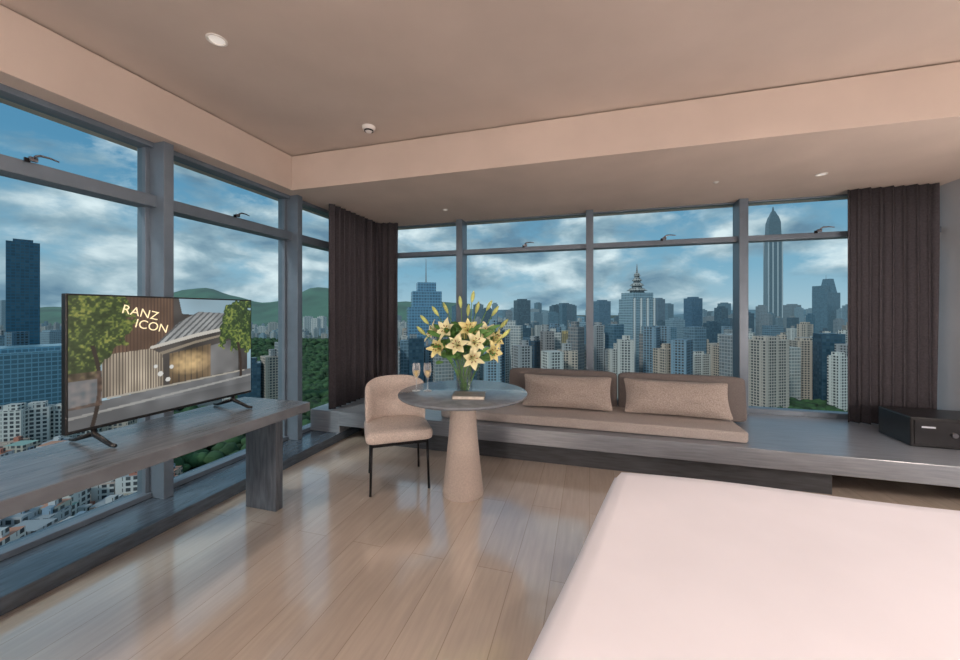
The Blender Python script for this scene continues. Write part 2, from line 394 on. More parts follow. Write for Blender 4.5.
def inside(poly):
    r=np.zeros(U.shape,bool); n=len(poly)
    for i in range(n):
        x1,y1_=poly[i]; x2,y2_=poly[(i+1)%n]
        c=((y1_>Vv)!=(y2_>Vv))&(U<(x2-x1)*(Vv-y1_)/((y2_-y1_)+1e-9)+x1); r^=c
    return r
img[:]=(np.array([.22,.32,.38])[None,None]*(.8+.5*n4)[...,None])
setc(inside([(.14,.2),(.14,1.01),(.50,1.01),(.52,.86),(.97,.80),(.97,.2)]),(.050,.045,.042),n2,.4)
wall=inside([(.17,.50),(.17,1.01),(.47,1.01),(.47,.72),(.40,.56)])
setc(wall,(.10,.062,.042),n2,.3); setc(wall&(((U*60)%1)<.2),(.06,.035,.025))
roof=inside([(.36,.57),(.50,.78),(.62,.88),(.86,.86),(.92,.74),(.60,.66)])
setc(roof,(.24,.25,.25),n2,.25); setc(roof&((((U*26-Vv*18))%1)<.4),(.075,.08,.085))
setc(inside([(.34,.55),(.60,.635),(.92,.72),(.92,.75),(.60,.67),(.35,.58)]),(.42,.40,.36))
setc(inside([(.34,.47),(.60,.575),(.90,.66),(.90,.68),(.60,.60),(.34,.50)]),(.20,.17,.13))
fac=inside([(.13,.20),(.13,.54),(.35,.56),(.41,.50),(.42,.22)])
setc(fac,(.27,.23,.18),n2,.3); setc(fac&(((U*75)%1)<.5),(.08,.065,.05)); 
img[fac]*= (0.65+.9*np.clip(1-abs(U-.28)/.2,0,1))[...,None][fac]
door=inside([(.45,.22),(.45,.50),(.70,.56),(.70,.23)]); setc(door,(.12,.085,.05),n2,.6); setc(door&(((U*28)%1)<.12),(.02,.02,.02))
glow=np.clip(1-((U-.57)/.14)**2-((Vv-.40)/.12)**2,0,1)
img+=np.where(door,glow,0)[...,None]*np.array([.30,.21,.10])*(.6+.8*n1)[...,None]
setc(inside([(.70,.24),(.70,.54),(.90,.60),(.90,.25)]),(.12,.12,.12),n2,.5)
setc(inside([(0,0),(0,.17),(.3,.20),(1,.25),(1,0)]),(.12,.125,.13),n2,.3)
setc(inside([(0,.08),(1,.17),(1,.19),(0,.10)]),(.25,.25,.24)); setc(inside([(.15,.19),(.95,.235),(.95,.25),(.15,.205)]),(.30,.28,.24))
img[Vv<.1]*=.8
for (cu,cv,rr) in ((.40,.33,.022),(.46,.38,.018),(.44,.27,.020),(.375,.40,.016)): setc((((U-cu)*1.55)**2+(Vv-cv)**2)<rr**2,(.5,.5,.48))
tl=((U<.25+.14*(n2-.5)+.08*(n1-.5))&(Vv>.50+.35*(n2-.4)+.25*U))|((U<.12+.06*(n1-.5))&(Vv>.36))
setc(tl,(.035,.055,.018),nf,.8); setc(tl&(nf>.56),(.10,.13,.03)); setc(tl&(nf>.68),(.20,.21,.05))
setc((abs(U-.09-.03*np.sin(Vv*5))<.009)&(Vv<.62),(.025,.018,.014))
tr=((U-.92)/.17)**2+((Vv-.74)/.30)**2<1+1.1*(n2-.5)+.6*(n1-.5)
setc(tr,(.030,.055,.018),nf,.8); setc(tr&(nf>.56),(.09,.13,.03)); setc(tr&(nf>.68),(.18,.21,.05))
setc((abs(U-.90-.02*np.sin(Vv*6))<.010)&(Vv<.55)&(Vv>.18),(.03,.02,.015))
setc((U<.13)&(Vv<.42)&(Vv>.15),(.09,.06,.045),n1,.7,.8)
img=np.clip(img*1.05,0,1)
verts=[(XS+.0015,y0+.008+(y1-y0-.016)*u,z0+.015+(z1-z0-.023)*v) for u in uu for v in vv]
faces=[(i*(NV+1)+j,(i+1)*(NV+1)+j,(i+1)*(NV+1)+j+1,i*(NV+1)+j+1) for i in range(NU) for j in range(NV)]
me=bpy.data.meshes.new('screen'); me.from_pydata(verts,[],faces)
ca=me.color_attributes.new('pic','FLOAT_COLOR','POINT')
ca.data.foreach_set('color',np.concatenate([img.reshape(-1,3),np.ones(((NU+1)*(NV+1),1))],1).astype(np.float32).ravel())
so=bpy.data.objects.new('screen',me); COL.objects.link(so); so.parent=TV
m=bpy.data.materials.new('tv_picture'); t=nt(m); b=t.nodes['Principled BSDF']; at=t.nodes.new('ShaderNodeAttribute'); at.attribute_name='pic'
b.inputs['Base Color'].default_value=(.01,.01,.01,1); b.inputs['Roughness'].default_value=.3
t.links.new(at.outputs['Color'],b.inputs['Emission Color']); b.inputs['Emission Strength'].default_value=1.15
me.materials.append(m)
M_txt=mat('sign_letters',(.5,.4,.2),.5,emit=(.85,.74,.50),estr=1)
for i,(s,yy,zz) in enumerate((("RANZ",y0+.20,1.340),("ICON",y0+.255,1.268))):
    cu=bpy.data.curves.new('t','FONT'); cu.body=s; cu.size=.062
    o=bpy.data.objects.new('tmp',cu); COL.objects.link(o)
    bpy.context.view_layer.update()
    me2=bpy.data.meshes.new_from_object(o.evaluated_get(bpy.context.evaluated_depsgraph_get())); bpy.data.objects.remove(o)
    o=bpy.data.objects.new('sign_text_%d'%(i+1),me2); COL.objects.link(o); me2.materials.append(M_txt); o.parent=TV
    o.rotation_euler=(math.radians(90),0,math.radians(90)); o.rotation_euler.rotate_axis('Z',math.radians(-14))
    o.location=(XS+.003,yy,zz)

# ---------------------------------------------------------------- curtains
def curtain(name,path,zb,zt,amp=.035,wl=.085,seed=0):
    P=[Vector((*p,0)) for p in path]; segs=[(a,b,(b-a).length) for a,b in zip(P,P[1:])]; tot=sum(s[2] for s in segs)
    n=int(tot/.008); rng=random.Random(seed); bm=bmesh.new(); cols=[]
    ph=[rng.uniform(0,6) for _ in range(4)]
    for i in range(n+1):
        s=tot*i/n; q=s
        for a,b,l in segs:
            if q<=l+1e-6: break
            q-=l
        q=min(q,l)
        d=(b-a).normalized(); nn=Vector((-d.y,d.x,0)); p=a+d*q
        col=[]
        for j in range(7):
            v=j/6; z=zb+(zt-zb)*v
            ww=2*math.pi*s/wl+.8*math.sin(s*6+ph[0])+.25*math.sin(v*3+s*9+ph[1])
            off=amp*math.sin(ww)*(1-.25*v)+amp*.25*math.sin(ww*.47+ph[2])
            off2=amp*.35*math.sin(2*ww)
            col.append(bm.verts.new(p+nn*off+d*off2+Vector((0,0,z))))
        cols.append(col)
    for A,Bq in zip(cols,cols[1:]):
        for j in range(6): bm.faces.new((A[j],Bq[j],Bq[j+1],A[j+1]))
    return finish(bm,name,M_curt,smooth=True,solid=.004)
curtain('curtain',[(-2.62,3.34),(-2.62,4.25),(-2.36,4.32)],.315,H2-.005,seed=1)
curtain('curtain',[(2.32,4.33),(2.96,4.33)],.315,H2-.005,seed=2)

# ---------------------------------------------------------------- safe box
SB=empty('hotel_safe_box',(2.37,3.70,.311),math.radians(-2))
boxes('body',[(0,.64,0,.36,0,.225)],M_blackp,SB,bevel=.008)
boxes('door_panel',[(.02,.62,-.008,0,.02,.205)],mat('safe_door',(.02,.02,.022),.2,nscale=10),SB,bevel=.003)
boxes('keypad',[(.36,.46,-.012,-.008,.06,.15)],mat('keypad_grey',(.12,.12,.13),.4,nscale=10),SB,bevel=.002)
boxes('display',[(.06,.14,-.011,-.008,.15,.162),(.37,.45,-.014,-.011,.125,.143)],mat('display_led',(.4,.4,.42),.3,emit=(.7,.75,.9),estr=.2,nscale=3),SB)
lathe('knob',[(0,0),(.018,0),(.018,.02),(0,.02)],M_steel,SB,loc=(0,0,0),n=20).matrix_local=Matrix.Translation((.24,-.008,.11))@Matrix.Rotation(math.radians(90),4,'X')

# ---------------------------------------------------------------- bed
BD=empty('bed')
BY=1.90
def bedpt(u,v):
    y=-.55+(BY+.55)*v
    xl=.115-.235*(BY-y)
    return xl+(2.3-xl)*u, y
bm=bmesh.new(); n=60; top=[]
ht=.60; R=.045
for i in range(n+1):
    row=[]
    for j in range(n+1):
        u=i/n;v=j/n
        x,y=bedpt(u,v)
        dx=min(x-bedpt(0,v)[0],2.3-x); dy=min(y+.55,BY-y)
        z=ht
        cx=max(0,R-dx); cy=max(0,R-dy); c=min(R,math.hypot(cx,cy))
        z-=R-math.sqrt(max(0,R*R-c*c))
        z+=.004*math.sin(x*5+y*3)+.003*math.sin(y*9-x*4)
        row.append(bm.verts.new((x,y,z)))
    top.append(row)
for i in range(n):
    for j in range(n): bm.faces.new((top[i][j],top[i+1][j],top[i+1][j+1],top[i][j+1]))
ed=[top[i][0] for i in range(n)]+[top[n][j] for j in range(n)]+[top[i][n] for i in range(n,0,-1)]+[top[0][j] for j in range(n,0,-1)]
prev=ed
for k,zz in enumerate((.42,.30,.20)):
    cur=[]
    for q,v0 in enumerate(ed):
        w=.006*math.sin(q*.5)*(k+1)
        cur.append(bm.verts.new((v0.co.x+w,v0.co.y+w,zz)))
    for a in range(len(ed)):
        b2=(a+1)%len(ed); bm.faces.new((prev[a],prev[b2],cur[b2],cur[a]))
    prev=cur
bmesh.ops.recalc_face_normals(bm,faces=bm.faces)
finish(bm,'duvet',M_bed,BD,smooth=True)
bm=bmesh.new()
pts=[(-.40,-.5),(2.25,-.5),(2.25,1.82),(.14,1.82)]
lo=[bm.verts.new((*p,.06)) for p in pts]; hi=[bm.verts.new((*p,.30)) for p in pts]
bm.faces.new(lo[::-1]); bm.faces.new(hi)
for a in range(4): bm.faces.new((lo[a],lo[(a+1)%4],hi[(a+1)%4],hi[a]))
finish(bm,'bed_base',mat('bed_base_fabric',(.25,.2,.17),.9,nscale=60),BD,bevel=.01)
boxes('feet',[(x-.03,x+.03,y-.03,y+.03,0,.06) for x in (.25,2.15) for y in (-.4,1.7)],M_black,BD)
boxes('headboard',[(2.31,2.41,-.75,2.0,0,.50)],mat('headboard_fabric',(.3,.24,.2),.9,nscale=60),BD,bevel=.02)

# ---------------------------------------------------------------- ceiling fixtures
WARM=(1,.86,.775)
def downlight(x,y,z,r=.045,e=0,glow=.4,c=WARM):
    d=empty('recessed_downlight',(x,y,z))
    lathe('ring',[(r*.75,-.001),(r,-.001),(r,-.006),(r*.8,-.007),(r*.72,-.001)],M_white,d,n=32)
    lathe('lens',[(0,-.002),(r*.76,-.002)],mat('downlight_lens',(.8,.78,.75),.4,emit=(1,.93,.85),estr=glow,nscale=2,namt=.02),d,n=32)
    if e:
        L=bpy.data.lights.new('bulb','SPOT'); L.energy=e; L.color=c; L.spot_size=math.radians(140); L.spot_blend=1; L.shadow_soft_size=.12
        o=bpy.data.objects.new('bulb',L); COL.objects.link(o); o.parent=d; o.location=(0,0,-.02)
downlight(-1.94,1.55,H1,.05,52); downlight(1.85,3.79,H2,.04,17); downlight(-1.55,3.92,H2,.03,18)
downlight(1.5,1.0,H1,.055,78,c=(1,.88,.84)); downlight(-1.94,-.6,H1,.055,58); downlight(1.6,-1.2,H1,.055,80); downlight(.0,-.8,H1,.055,66)  # added downlights out of view, fill for the bed and room
SPK=empty('sprinkler_head',(1.07,3.76,H2-.001)); lathe('rose',[(0,-.012),(.010,-.010),(.022,-.003),(.024,0),(0,0)],M_white,SPK,n=24)
SD=empty('smoke_detector',(-1.69,2.62,H1-.001))
lathe('body',[(0,-.045),(.022,-.043),(.03,-.03),(.045,-.026),(.052,-.01),(.052,0),(0,0)],M_white,SD,n=32)
lathe('vents',[(.031,-.038),(.036,-.036),(.036,-.028),(.031,-.028)],M_black,SD,n=24)
def plight(x,y,z,e,c,r=.15,name='bulb',par=None):
    L=bpy.data.lights.new(name,'POINT'); L.energy=e; L.color=c; L.shadow_soft_size=r
    o=bpy.data.objects.new(name,L); COL.objects.link(o); o.location=(x,y,z)
    if par: o.parent=par
    return o
FL=empty('fill_lamp_floor',(-1.2,-2.4,0))  # added fill light behind the camera, brightens the ceiling from below
lathe('stand',[(0,0),(.14,0),(.14,.02),(.012,.03),(.012,1.3),(.0,1.3)],M_black,FL,n=24)
lathe('shade',[(.06,1.28),(.16,1.42)],M_white,FL,n=32)
plight(0,0,1.55,170,WARM,.12,par=FL)
PL=empty('fill_lamp_pendant',(2.6,-1.3,0))  # added fill light out of view by the bed head
lathe('cord',[(.004,1.75),(.004,H1)],M_black,PL,n=8); lathe('shade',[(.05,1.75),(.14,1.6),(.16,1.45)],M_white,PL,n=32)
plight(0,0,1.4,150,WARM,.12,par=PL)
NS=empty('nightstand',(2.75,2.35,0))
boxes('cabinet',[(-.22,.22,-.2,.2,.08,.5)],M_cons,NS,bevel=.005); boxes('feet',[(sx*.18-.02,sx*.18+.02,sy*.16-.02,sy*.16+.02,0,.08) for sx in (-1,1) for sy in (-1,1)],M_black,NS)
TL=empty('fill_lamp_bedside',(2.75,2.35,.501))  # added fill light out of view, lifts soffit, bench and right wall
lathe('base',[(0,0),(.07,0),(.07,.015),(.012,.03),(.012,.3),(0,.3)],M_brass,TL,n=24)
plight(0,0,.42,46,WARM,.10,par=TL)

# ---------------------------------------------------------------- exterior
GZ=-120.0
HAZE=(.26,.37,.43)
def pt(t,d): v=Rv*(t*d)+Fv*d; return v.x,v.y
def tpx(x): return (x-480)/F_PX
def facade(name,glass):
    m=bpy.data.materials.new(name); t=nt(m); t.nodes.clear(); N=t.nodes.new; L=t.links.new
    o=N('ShaderNodeOutputMaterial'); b=N('ShaderNodeBsdfPrincipled'); at=N('ShaderNodeAttribute'); at.attribute_name='tint'
    uv=N('ShaderNodeUVMap'); uv.uv_map='uv'; sp=N('ShaderNodeSeparateXYZ'); L(uv.outputs[0],sp.inputs[0])
    def math_(op,a,bv=None):
        n=N('ShaderNodeMath'); n.operation=op
        if hasattr(a,'links'): L(a,n.inputs[0])
        else: n.inputs[0].default_value=a
        if bv is not None:
            if hasattr(bv,'links'): L(bv,n.inputs[1])
            else: n.inputs[1].default_value=bv
        return n.outputs[0]
    su=(4.0,4.2) if glass else (3.6,3.3)
    a=math_('DIVIDE',sp.outputs[0],su[0]); c=math_('DIVIDE',sp.outputs[1],su[1])
    fa=math_('FRACT',a); fc=math_('FRACT',c)
    ma=math_('GREATER_THAN',fa,.16 if glass else .36); mc=math_('GREATER_THAN',fc,.26 if glass else .36)
    if not glass:
        bay=math_('GREATER_THAN',math_('FRACT',math_('DIVIDE',sp.outputs[0],14.4)),.22)
        ma=math_('MULTIPLY',ma,bay)
    mm=math_('MULTIPLY',ma,mc)
    cell=N('ShaderNodeCombineXYZ'); L(math_('FLOOR',a),cell.inputs[0]); L(math_('FLOOR',c),cell.inputs[1])
    wn=N('ShaderNodeTexWhiteNoise'); L(cell.outputs[0],wn.inputs['Vector'])
    wr=N('ShaderNodeValToRGB'); 
    wr.color_ramp.elements[0].color=(.02,.045,.065,1) if glass else (.02,.03,.04,1)
    wr.color_ramp.elements[1].color=(.09,.16,.20,1) if glass else (.11,.115,.12,1)
    L(wn.outputs[0],wr.inputs[0])
    mx=N('ShaderNodeMix'); mx.data_type='RGBA'; L(mm,mx.inputs[0]); L(at.outputs['Color'],mx.inputs[6]); L(wr.outputs[0],mx.inputs[7])
    if glass:
        m3=N('ShaderNodeMix'); m3.data_type='RGBA'; m3.inputs[0].default_value=.4; L(mx.outputs[2],m3.inputs[6]); L(at.outputs['Color'],m3.inputs[7]); L(m3.outputs[2],b.inputs['Base Color'])
    else: L(mx.outputs[2],b.inputs['Base Color'])
    b.inputs['Roughness'].default_value=.25 if glass else .7
    em=N('ShaderNodeEmission'); em.inputs[0].default_value=(*HAZE,1); em.inputs[1].default_value=.75  # distance haze painted into the facade as constant emission
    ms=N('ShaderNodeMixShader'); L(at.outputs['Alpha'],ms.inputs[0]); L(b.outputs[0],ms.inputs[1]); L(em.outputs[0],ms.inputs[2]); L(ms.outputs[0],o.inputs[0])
    return m
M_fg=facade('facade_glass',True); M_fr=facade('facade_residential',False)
class City:
    def __init__(s):
        s.bm=bmesh.new(); s.uv=s.bm.loops.layers.uv.new('uv'); s.c=s.bm.loops.layers.float_color.new('tint')
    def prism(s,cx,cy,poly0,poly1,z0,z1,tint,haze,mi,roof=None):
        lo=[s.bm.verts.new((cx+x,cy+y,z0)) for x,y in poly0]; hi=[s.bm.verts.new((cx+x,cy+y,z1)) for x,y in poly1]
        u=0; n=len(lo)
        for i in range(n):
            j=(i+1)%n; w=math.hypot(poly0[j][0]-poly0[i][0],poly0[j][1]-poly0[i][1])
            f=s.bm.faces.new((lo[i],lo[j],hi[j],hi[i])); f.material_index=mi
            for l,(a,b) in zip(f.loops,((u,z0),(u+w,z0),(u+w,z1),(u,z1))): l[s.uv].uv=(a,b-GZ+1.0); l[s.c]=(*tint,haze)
            u+=w
        f=s.bm.faces.new(hi); f.material_index=mi
        rc=roof or [c*.7 for c in tint]
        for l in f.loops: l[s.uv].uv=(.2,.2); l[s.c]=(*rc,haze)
    def box(s,cx,cy,w,d,z0,z1,rot,tint,haze,mi,taper=1.0,roof=None):
        c,sn=math.cos(rot),math.sin(rot)
        P=[(-w/2,-d/2),(w/2,-d/2),(w/2,d/2),(-w/2,d/2)]
        R=[(x*c-y*sn,x*sn+y*c) for x,y in P]
        s.prism(cx,cy,R,[(x*taper,y*taper) for x,y in R],z0,z1,tint,haze,mi,roof)
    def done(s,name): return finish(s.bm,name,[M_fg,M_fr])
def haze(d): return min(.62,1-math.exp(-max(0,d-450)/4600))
def zof(ypx,d): return CAMH+(HZ-ypx)*d/F_PX
def tower(name,x,wpx,ytop,d,tint,mi,style='plain',rot=None,into=None):
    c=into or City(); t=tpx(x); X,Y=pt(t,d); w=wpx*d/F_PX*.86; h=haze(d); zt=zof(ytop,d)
    r=YAW+.25 if rot is None else rot
    H=zt-GZ
    if style=='plain':
        c.box(X,Y,w,w*.8,GZ,zt-4,r,tint,h,mi); c.box(X,Y,w*.6,w*.5,zt-4,zt,r,tint,h,mi)
    elif style=='step':
        c.box(X,Y,w,w*.8,GZ,GZ+H*.78,r,tint,h,mi); c.box(X,Y,w*.78,w*.66,GZ+H*.78,GZ+H*.92,r,tint,h,mi); c.box(X,Y,w*.5,w*.45,GZ+H*.92,zt,r,tint,h,mi)
        c.box(X,Y,1.8,1.8,zt,zt+.22*H,r,(.3,.3,.32),h,1,.3)
    elif style=='slant':
        c.box(X,Y,w,w*.8,GZ,GZ+H*.8,r,tint,h,mi); c.box(X-w*.15,Y,w*.65,w*.7,GZ+H*.8,GZ+H*.9,r,tint,h,mi); c.box(X+w*.1,Y,w*.5,w*.6,GZ+H*.8,zt,r,tint,h,mi,.6)
        c.box(X,Y,1.2,1.2,zt,zt+.06*H,r,(.3,.3,.32),h,mi,.3)
    elif style=='supertall':
        c.box(X,Y,w*.9,w*.9,GZ,GZ+H*.6,r,tint,h,mi,.98); c.box(X,Y,w*.88,w*.88,GZ+H*.6,GZ+H*.88,r,tint,h,mi,.80)
        c.box(X,Y,w*.70,w*.70,GZ+H*.88,GZ+H*.925,r,tint,h,mi,.72); c.box(X,Y,w*.46,w*.46,GZ+H*.925,GZ+H*.965,r,tint,h,mi,.45); c.box(X,Y,w*.14,w*.14,GZ+H*.965,zt,r,tint,h,mi,.3)
        for sx in (-1,-.35,.35,1):
            for sy in (-1,1):
                q=r; ox=(sx*.41*w)*math.cos(q)-(sy*.44*w)*math.sin(q); oy=(sx*.41*w)*math.sin(q)+(sy*.44*w)*math.cos(q)
                c.box(X+ox,Y+oy,w*.07,w*.07,GZ,GZ+H*.78,q,(.50,.58,.63),h,1)
    elif style=='pagoda':
        zs=zof(293,d)
        c.box(X,Y,w,w*.8,GZ,zs-10,r,tint,h,mi)
        c.box(X,Y,w*.86,w*.7,zs-10,zs,r,tint,h,mi)
        for k in (-1,-.33,.33,1):
            ox=k*.42*w*math.cos(r); oy=k*.42*w*math.sin(r)
            c.box(X+ox+math.sin(r)*w*.41,Y+oy-math.cos(r)*w*.41,w*.08,w*.04,GZ,zs-9,r,(.80,.80,.78),h,1)
        z=zs; ww=w*.74
        oct_=lambda q:[(q/2*math.cos(a*math.pi/4),q/2*math.sin(a*math.pi/4)) for a in range(8)]
        for k in range(4):
            hh=(zt-zs)*.17
            c.prism(X,Y,oct_(ww*.72),oct_(ww*.66),z,z+hh*.45,(.30,.32,.33),h,1)
            c.prism(X,Y,oct_(ww),oct_(ww*.62),z+hh*.45,z+hh,(.42,.42,.40),h,1)
            z+=hh; ww*=.70
        c.box(X,Y,2.6,2.6,z,zt,r,(.4,.4,.4),h,1,.15)
    if not into: return c.done(name)
LB=(.30,.42,.50); WB=(.68,.66,.62); DG=(.04,.09,.14); BE=(.56,.46,.38); GO=(.60,.44,.20)
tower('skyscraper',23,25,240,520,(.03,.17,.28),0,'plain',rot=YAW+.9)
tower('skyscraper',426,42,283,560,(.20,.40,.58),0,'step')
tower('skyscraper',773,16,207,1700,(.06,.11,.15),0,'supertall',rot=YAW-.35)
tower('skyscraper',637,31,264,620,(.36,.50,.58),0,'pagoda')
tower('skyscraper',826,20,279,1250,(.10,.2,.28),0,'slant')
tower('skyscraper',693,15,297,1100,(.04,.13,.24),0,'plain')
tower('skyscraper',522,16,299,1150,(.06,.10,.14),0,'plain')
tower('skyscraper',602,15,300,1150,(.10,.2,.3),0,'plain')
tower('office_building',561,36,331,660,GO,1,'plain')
tower('office_building',30,95,346,360,(.28,.50,.62),0,'plain',rot=YAW+1.0)
tower('apartment_tower',766,34,336,440,(.54,.46,.40),1,'plain')
c=City()
for (x,w,y,d,tt,mi) in [(564,15,303,1400,(.14,.2,.27),0),(659,10,298,1300,(.14,.2,.27),0),(523,34,338,640,(.12,.2,.26),0),(497,28,352,520,WB,1),
    (675,16,318,900,LB,0),(712,14,321,800,DG,0),(728,12,318,900,DG,0),(792,13,304,1500,(.25,.3,.34),0),(805,12,322,700,BE,1),
    (843,10,330,560,WB,1),(838,15,352,430,WB,1),(803,20,338,520,BE,1),(820,14,334,640,WB,1),(670,24,349,560,WB,1),(694,26,351,540,WB,1),(724,18,343,520,BE,1),
    (583,16,322,900,LB,0),(611,20,333,700,WB,1),(545,12,327,1200,LB,0),(470,16,328,1000,LB,0),(455,18,345,640,WB,1),(484,14,336,800,DG,0),
    (412,18,338,500,WB,1),(745,14,312,1100,DG,0),(760,10,318,1500,LB,0),(812,9,308,1600,LB,0),(702,9,309,1500,LB,0),(720,10,314,1400,LB,0),
    (648,12,330,800,LB,0),(590,10,315,1500,DG,0),(535,14,312,1500,LB,0),(505,12,322,1200,LB,0),(848,14,318,1200,LB,0),
    (15,22,404,300,WB,1),(38,22,402,310,(.7,.66,.62),1),(62,22,404,320,WB,1),(90,24,408,330,WB,1),(-12,20,402,300,WB,1),(120,24,412,340,BE,1),
    (52,20,330,900,LB,0),(4,14,300,1600,LB,0),(308,10,316,2200,WB,1),(316,8,318,2000,WB,1),(322,8,316,2100,WB,1),(286,10,322,2200,WB,1),(273,9,322,2300,BE,1),(262,9,326,2200,WB,1),
    (190,16,345,900,WB,1),(240,14,342,1000,WB,1)]:
    tower('',x,w,y,d,tt,mi,rot=YAW+random.choice([.15,.3,.6,-.2]),into=c)
rnd=random.Random(5)
def inpark(x,d): return (238<x<335 and 480<d<1500) or (780<x<850 and d<470)
pal=[LB,WB,BE,DG,(.55,.53,.50),(.42,.41,.41),(.34,.31,.30),(.12,.22,.30),WB,(.2,.3,.38)]
for i in range(80):
    x=rnd.uniform(395,860); d=rnd.uniform(1000,2200)
    tower('',x,rnd.uniform(6,12),rnd.uniform(302,322),d,rnd.choice([DG,LB,(.10,.2,.28),(.3,.33,.36),(.06,.16,.24)]),0,rot=YAW+rnd.uniform(-.4,.7),into=c)
for i in range(2200):
    x=rnd.uniform(-350,1150); d=rnd.uniform(430,2950)
    if inpark(x,d): continue
    if x<340 and d<900 and rnd.random()<.5: continue
    yt=rnd.uniform(324,352) if d<1200 else rnd.uniform(317,334)
    if x<340: yt+=6
    if 230<x<345: yt+=10
    z=zof(yt,d); 
    if z-GZ<14: z=GZ+rnd.uniform(14,40)
    mi=0 if rnd.random()<.35 else 1
    X,Y=pt(tpx(x),d); w=rnd.uniform(14,28)
    r=YAW+rnd.choice([.1,.3,.8,-.3]); tt=rnd.choice(pal)
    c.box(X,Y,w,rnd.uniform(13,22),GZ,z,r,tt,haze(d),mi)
    if rnd.random()<.6: c.box(X+rnd.uniform(-3,3),Y,w*.45,8,z,z+rnd.uniform(4,9),r,(.4,.4,.4) if rnd.random()<.5 else tt,haze(d),mi)
# low-rise neighbourhood with reddish / grey roofs
roofs=[(.45,.20,.13),(.40,.30,.25),(.42,.42,.42),(.30,.32,.34),(.50,.24,.16),(.25,.38,.34)]
for i in range(560):
    x=rnd.uniform(-420,170); d=rnd.uniform(160,300)
    X,Y=pt(tpx(x),d); w=rnd.uniform(8,15); zz=GZ+rnd.uniform(8,26); r=YAW+rnd.choice([.15,.3,.2])
    c.box(X,Y,w,rnd.uniform(8,13),GZ,zz,r,rnd.choice([(.6,.42,.34),(.68,.66,.63),(.5,.5,.52),(.55,.5,.42),(.4,.36,.34),(.7,.68,.65)]),0,1,roof=rnd.choice(roofs))
    if rnd.random()<.6: c.box(X+1.5,Y,w*.35,3.5,zz,zz+3,r,rnd.choice([(.5,.2,.14),(.6,.6,.6),(.3,.4,.5)]),0,1)
c.done('city_buildings')

def ground_mat():
    m=bpy.data.materials.new('city_ground'); t=nt(m); b=t.nodes['Principled BSDF']; N=t.nodes.new; L=t.links.new
    tc=N('ShaderNodeTexCoord'); n=N('ShaderNodeTexNoise'); n.inputs['Scale'].default_value=.012; n.inputs['Detail'].default_value=8
    L(tc.outputs['Object'],n.inputs['Vector']); r=N('ShaderNodeValToRGB')
    r.color_ramp.elements[0].position=.42; r.color_ramp.elements[0].color=(.03,.07,.03,1); r.color_ramp.elements[1].position=.58; r.color_ramp.elements[1].color=(.13,.135,.14,1)
    L(n.outputs[0],r.inputs[0]); L(r.outputs[0],b.inputs['Base Color']); b.inputs['Roughness'].default_value=.9; return m
bm=bmesh.new(); bmesh.ops.create_grid(bm,x_segments=2,y_segments=2,size=15000)
o=finish(bm,'ground',ground_mat()); o.location=(0,0,GZ)
bm=bmesh.new()
def road(pts,w):
    pr=None
    for i,p in enumerate(pts):
        p=Vector(p); q=Vector(pts[min(i+1,len(pts)-1)]); q0=Vector(pts[max(i-1,0)]); d=(q-q0).normalized(); nn=Vector((-d.y,d.x))
        a=bm.verts.new((p.x+nn.x*w,p.y+nn.y*w,GZ+.6)); b=bm.verts.new((p.x-nn.x*w,p.y-nn.y*w,GZ+.6))
        if pr: bm.faces.new((pr[0],pr[1],b,a))
        pr=(a,b)
road([pt(tpx(60),500),pt(tpx(190),400),pt(tpx(260),400),pt(tpx(330),420)],9)
road([pt(tpx(150),290),pt(tpx(190),330),pt(tpx(240),370),pt(tpx(300),480),pt(tpx(320),900)],7)
road([pt(tpx(100),360),pt(tpx(200),350),pt(tpx(340),340)],11)
finish(bm,'highway_road',mat('asphalt',(.28,.28,.30),.9,nscale=.5))
tb=bmesh.new(); bmesh.ops.create_icosphere(tb,subdivisions=2,radius=1); tv=np.array([v.co[:] for v in tb.verts]); tf=np.array([[v.index for v in f.verts] for f in tb.faces]); tb.free()
rt=np.random.RandomState(3); AV=[];AF=[];off=0
def addtree(X,Y,r):
    global off
    v=tv*np.array([r,r,r*.85])+rt.uniform(-1,1,tv.shape)*r*.17+np.array([X,Y,GZ+r*1.0]); AV.append(v); AF.append(tf+off); off+=len(v)
for i in range(4000):
    k=rt.rand()
    if k<.55: x=rt.uniform(238,345); d=math.exp(rt.uniform(math.log(430),math.log(1500)))
    elif k<.70: x=rt.uniform(775,870); d=rt.uniform(330,470)
    elif k<.85: x=rt.uniform(-200,330); d=rt.uniform(290,460)
    else: x=rt.uniform(-400,200); d=rt.uniform(165,300)
    X,Y=pt(tpx(x),d); addtree(X,Y,rt.uniform(3,6.5)*(1+d/1800))
me=bpy.data.meshes.new('park_trees'); me.from_pydata(np.concatenate(AV).tolist(),[],np.concatenate(AF).tolist())
for p in me.polygons: p.use_smooth=True
ob=bpy.data.objects.new('park_trees',me); COL.objects.link(ob); me.materials.append(mat('tree_foliage',(.036,.080,.030),.95,nscale=.06,namt=.7))
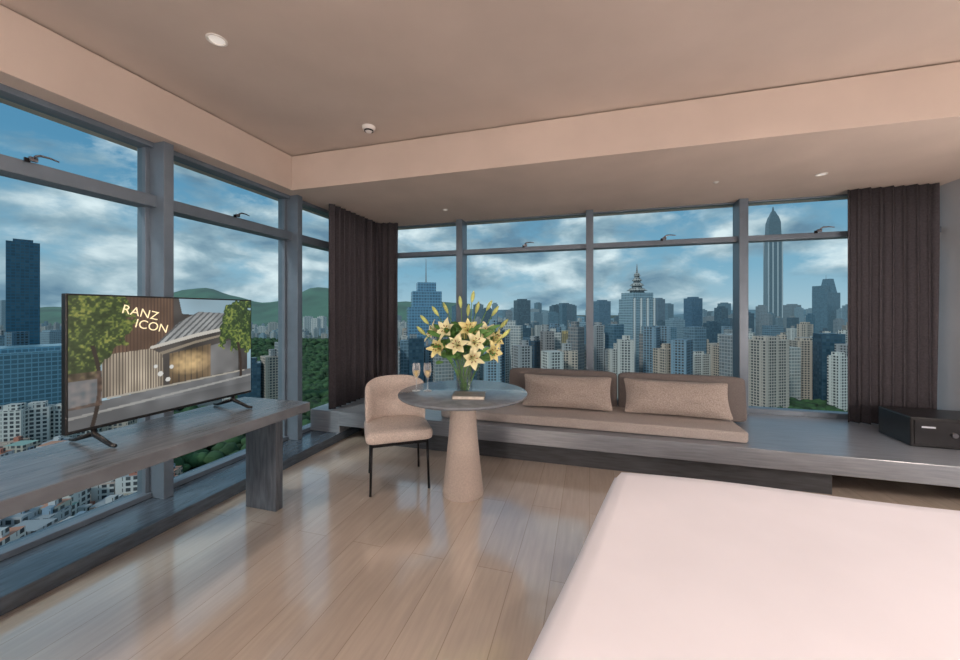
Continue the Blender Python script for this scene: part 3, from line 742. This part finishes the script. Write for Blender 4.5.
def hills(name,xa,xb,d,yfun,col,seed):
    bm=bmesh.new(); n=90; rows=[]
    rs=np.random.RandomState(seed); ph=rs.rand(12)*6.28
    for i in range(n+1):
        s=i/n; x=xa+(xb-xa)*s
        h=zof(yfun(x),d)-GZ; h*=1+.05*math.sin(s*30+ph[0])+.035*math.sin(s*67+ph[1])+.02*math.sin(s*140+ph[2])
        row=[]
        for j in range(9):
            q=j/8; dd=d*(1-.28*(1-q)); X,Y=pt(tpx(x),dd)
            row.append(bm.verts.new((X,Y,GZ-5+max(1,h)*(math.sin(q*math.pi/2)**1.6)*(1+.10*math.sin(s*50+q*9+ph[3])*(1-q)))))
        rows.append(row)
    for A,Bq in zip(rows,rows[1:]):
        for j in range(8): bm.faces.new((A[j],Bq[j],Bq[j+1],A[j+1]))
    m=mat(name+'_m',col,.95,nscale=.004,namt=.4,emit=HAZE,estr=.17)  # aerial haze put into the hill material as a faint glow
    return finish(bm,name,m,smooth=True)
def f1(x): return 308-19*math.exp(-((x-318)/38)**2)-16*math.exp(-((x-215)/40)**2)-10*math.exp(-((x-150)/60)**2)-8*math.exp(-((x-420)/50)**2)
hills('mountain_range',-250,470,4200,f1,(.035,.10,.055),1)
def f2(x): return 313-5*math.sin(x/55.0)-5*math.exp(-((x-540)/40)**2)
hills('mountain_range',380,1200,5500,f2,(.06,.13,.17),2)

# ---------------------------------------------------------------- sky + sun
W=bpy.data.worlds.new('dusk_sky'); S.world=W; W.use_nodes=True; t=W.node_tree; t.nodes.clear(); N=t.nodes.new; L=t.links.new
o=N('ShaderNodeOutputWorld'); bg=N('ShaderNodeBackground'); tc=N('ShaderNodeTexCoord'); sp=N('ShaderNodeSeparateXYZ')
L(tc.outputs['Generated'],sp.inputs[0])
gr=N('ShaderNodeValToRGB'); e=gr.color_ramp.elements
e[0].position=0; e[0].color=(.42,.55,.62,1); e[1].position=.75; e[1].color=(.06,.18,.34,1)
x=e.new(.10); x.color=(.23,.42,.55,1); x=e.new(.30); x.color=(.10,.27,.43,1)
L(sp.outputs[2],gr.inputs[0])
mp=N('ShaderNodeMapping'); mp.inputs['Location'].default_value=(2.1,.7,.35); mp.inputs['Scale'].default_value=(1,1,2.2); L(tc.outputs['Generated'],mp.inputs[0])
n=N('ShaderNodeTexNoise'); n.inputs['Scale'].default_value=3.6; n.inputs['Detail'].default_value=12; n.inputs['Roughness'].default_value=.58; n.inputs['Distortion'].default_value=.2
L(mp.outputs[0],n.inputs['Vector'])
cr=N('ShaderNodeValToRGB'); cr.color_ramp.elements[0].position=.42; cr.color_ramp.elements[0].color=(0,0,0,1); cr.color_ramp.elements[1].position=.54; cr.color_ramp.elements[1].color=(1,1,1,1)
L(n.outputs[0],cr.inputs[0])
n2=N('ShaderNodeTexNoise'); n2.inputs['Scale'].default_value=7.5; n2.inputs['Detail'].default_value=11; n2.inputs['Distortion'].default_value=.25; L(mp.outputs[0],n2.inputs['Vector'])
cc=N('ShaderNodeValToRGB'); cc.color_ramp.elements[0].position=.36; cc.color_ramp.elements[0].color=(.15,.25,.34,1); cc.color_ramp.elements[1].position=.68; cc.color_ramp.elements[1].color=(.78,.83,.85,1)
xx=cc.color_ramp.elements.new(.50); xx.color=(.31,.42,.49,1)
L(n2.outputs[0],cc.inputs[0])
mx=N('ShaderNodeMix'); mx.data_type='RGBA'; L(cr.outputs[0],mx.inputs[0]); L(gr.outputs[0],mx.inputs[6]); L(cc.outputs[0],mx.inputs[7])
L(mx.outputs[2],bg.inputs[0]); bg.inputs[1].default_value=1.1; L(bg.outputs[0],o.inputs[0])
sl=bpy.data.lights.new('sun','SUN'); sl.energy=1.7; sl.color=(1,.95,.89); sl.angle=math.radians(8)
so=bpy.data.objects.new('sun',sl); COL.objects.link(so); so.rotation_euler=(math.radians(52),0,math.radians(-25))

# ---------------------------------------------------------------- camera
cd=bpy.data.cameras.new('camera'); cam=bpy.data.objects.new('camera',cd); COL.objects.link(cam)
cd.sensor_width=36; cd.lens=F_PX/960*36; cd.clip_start=.05; cd.clip_end=30000
cd.shift_y=-(330-HZ)/960
cam.location=(0,0,CAMH); cam.rotation_euler=(math.radians(90),0,YAW)
S.camera=cam
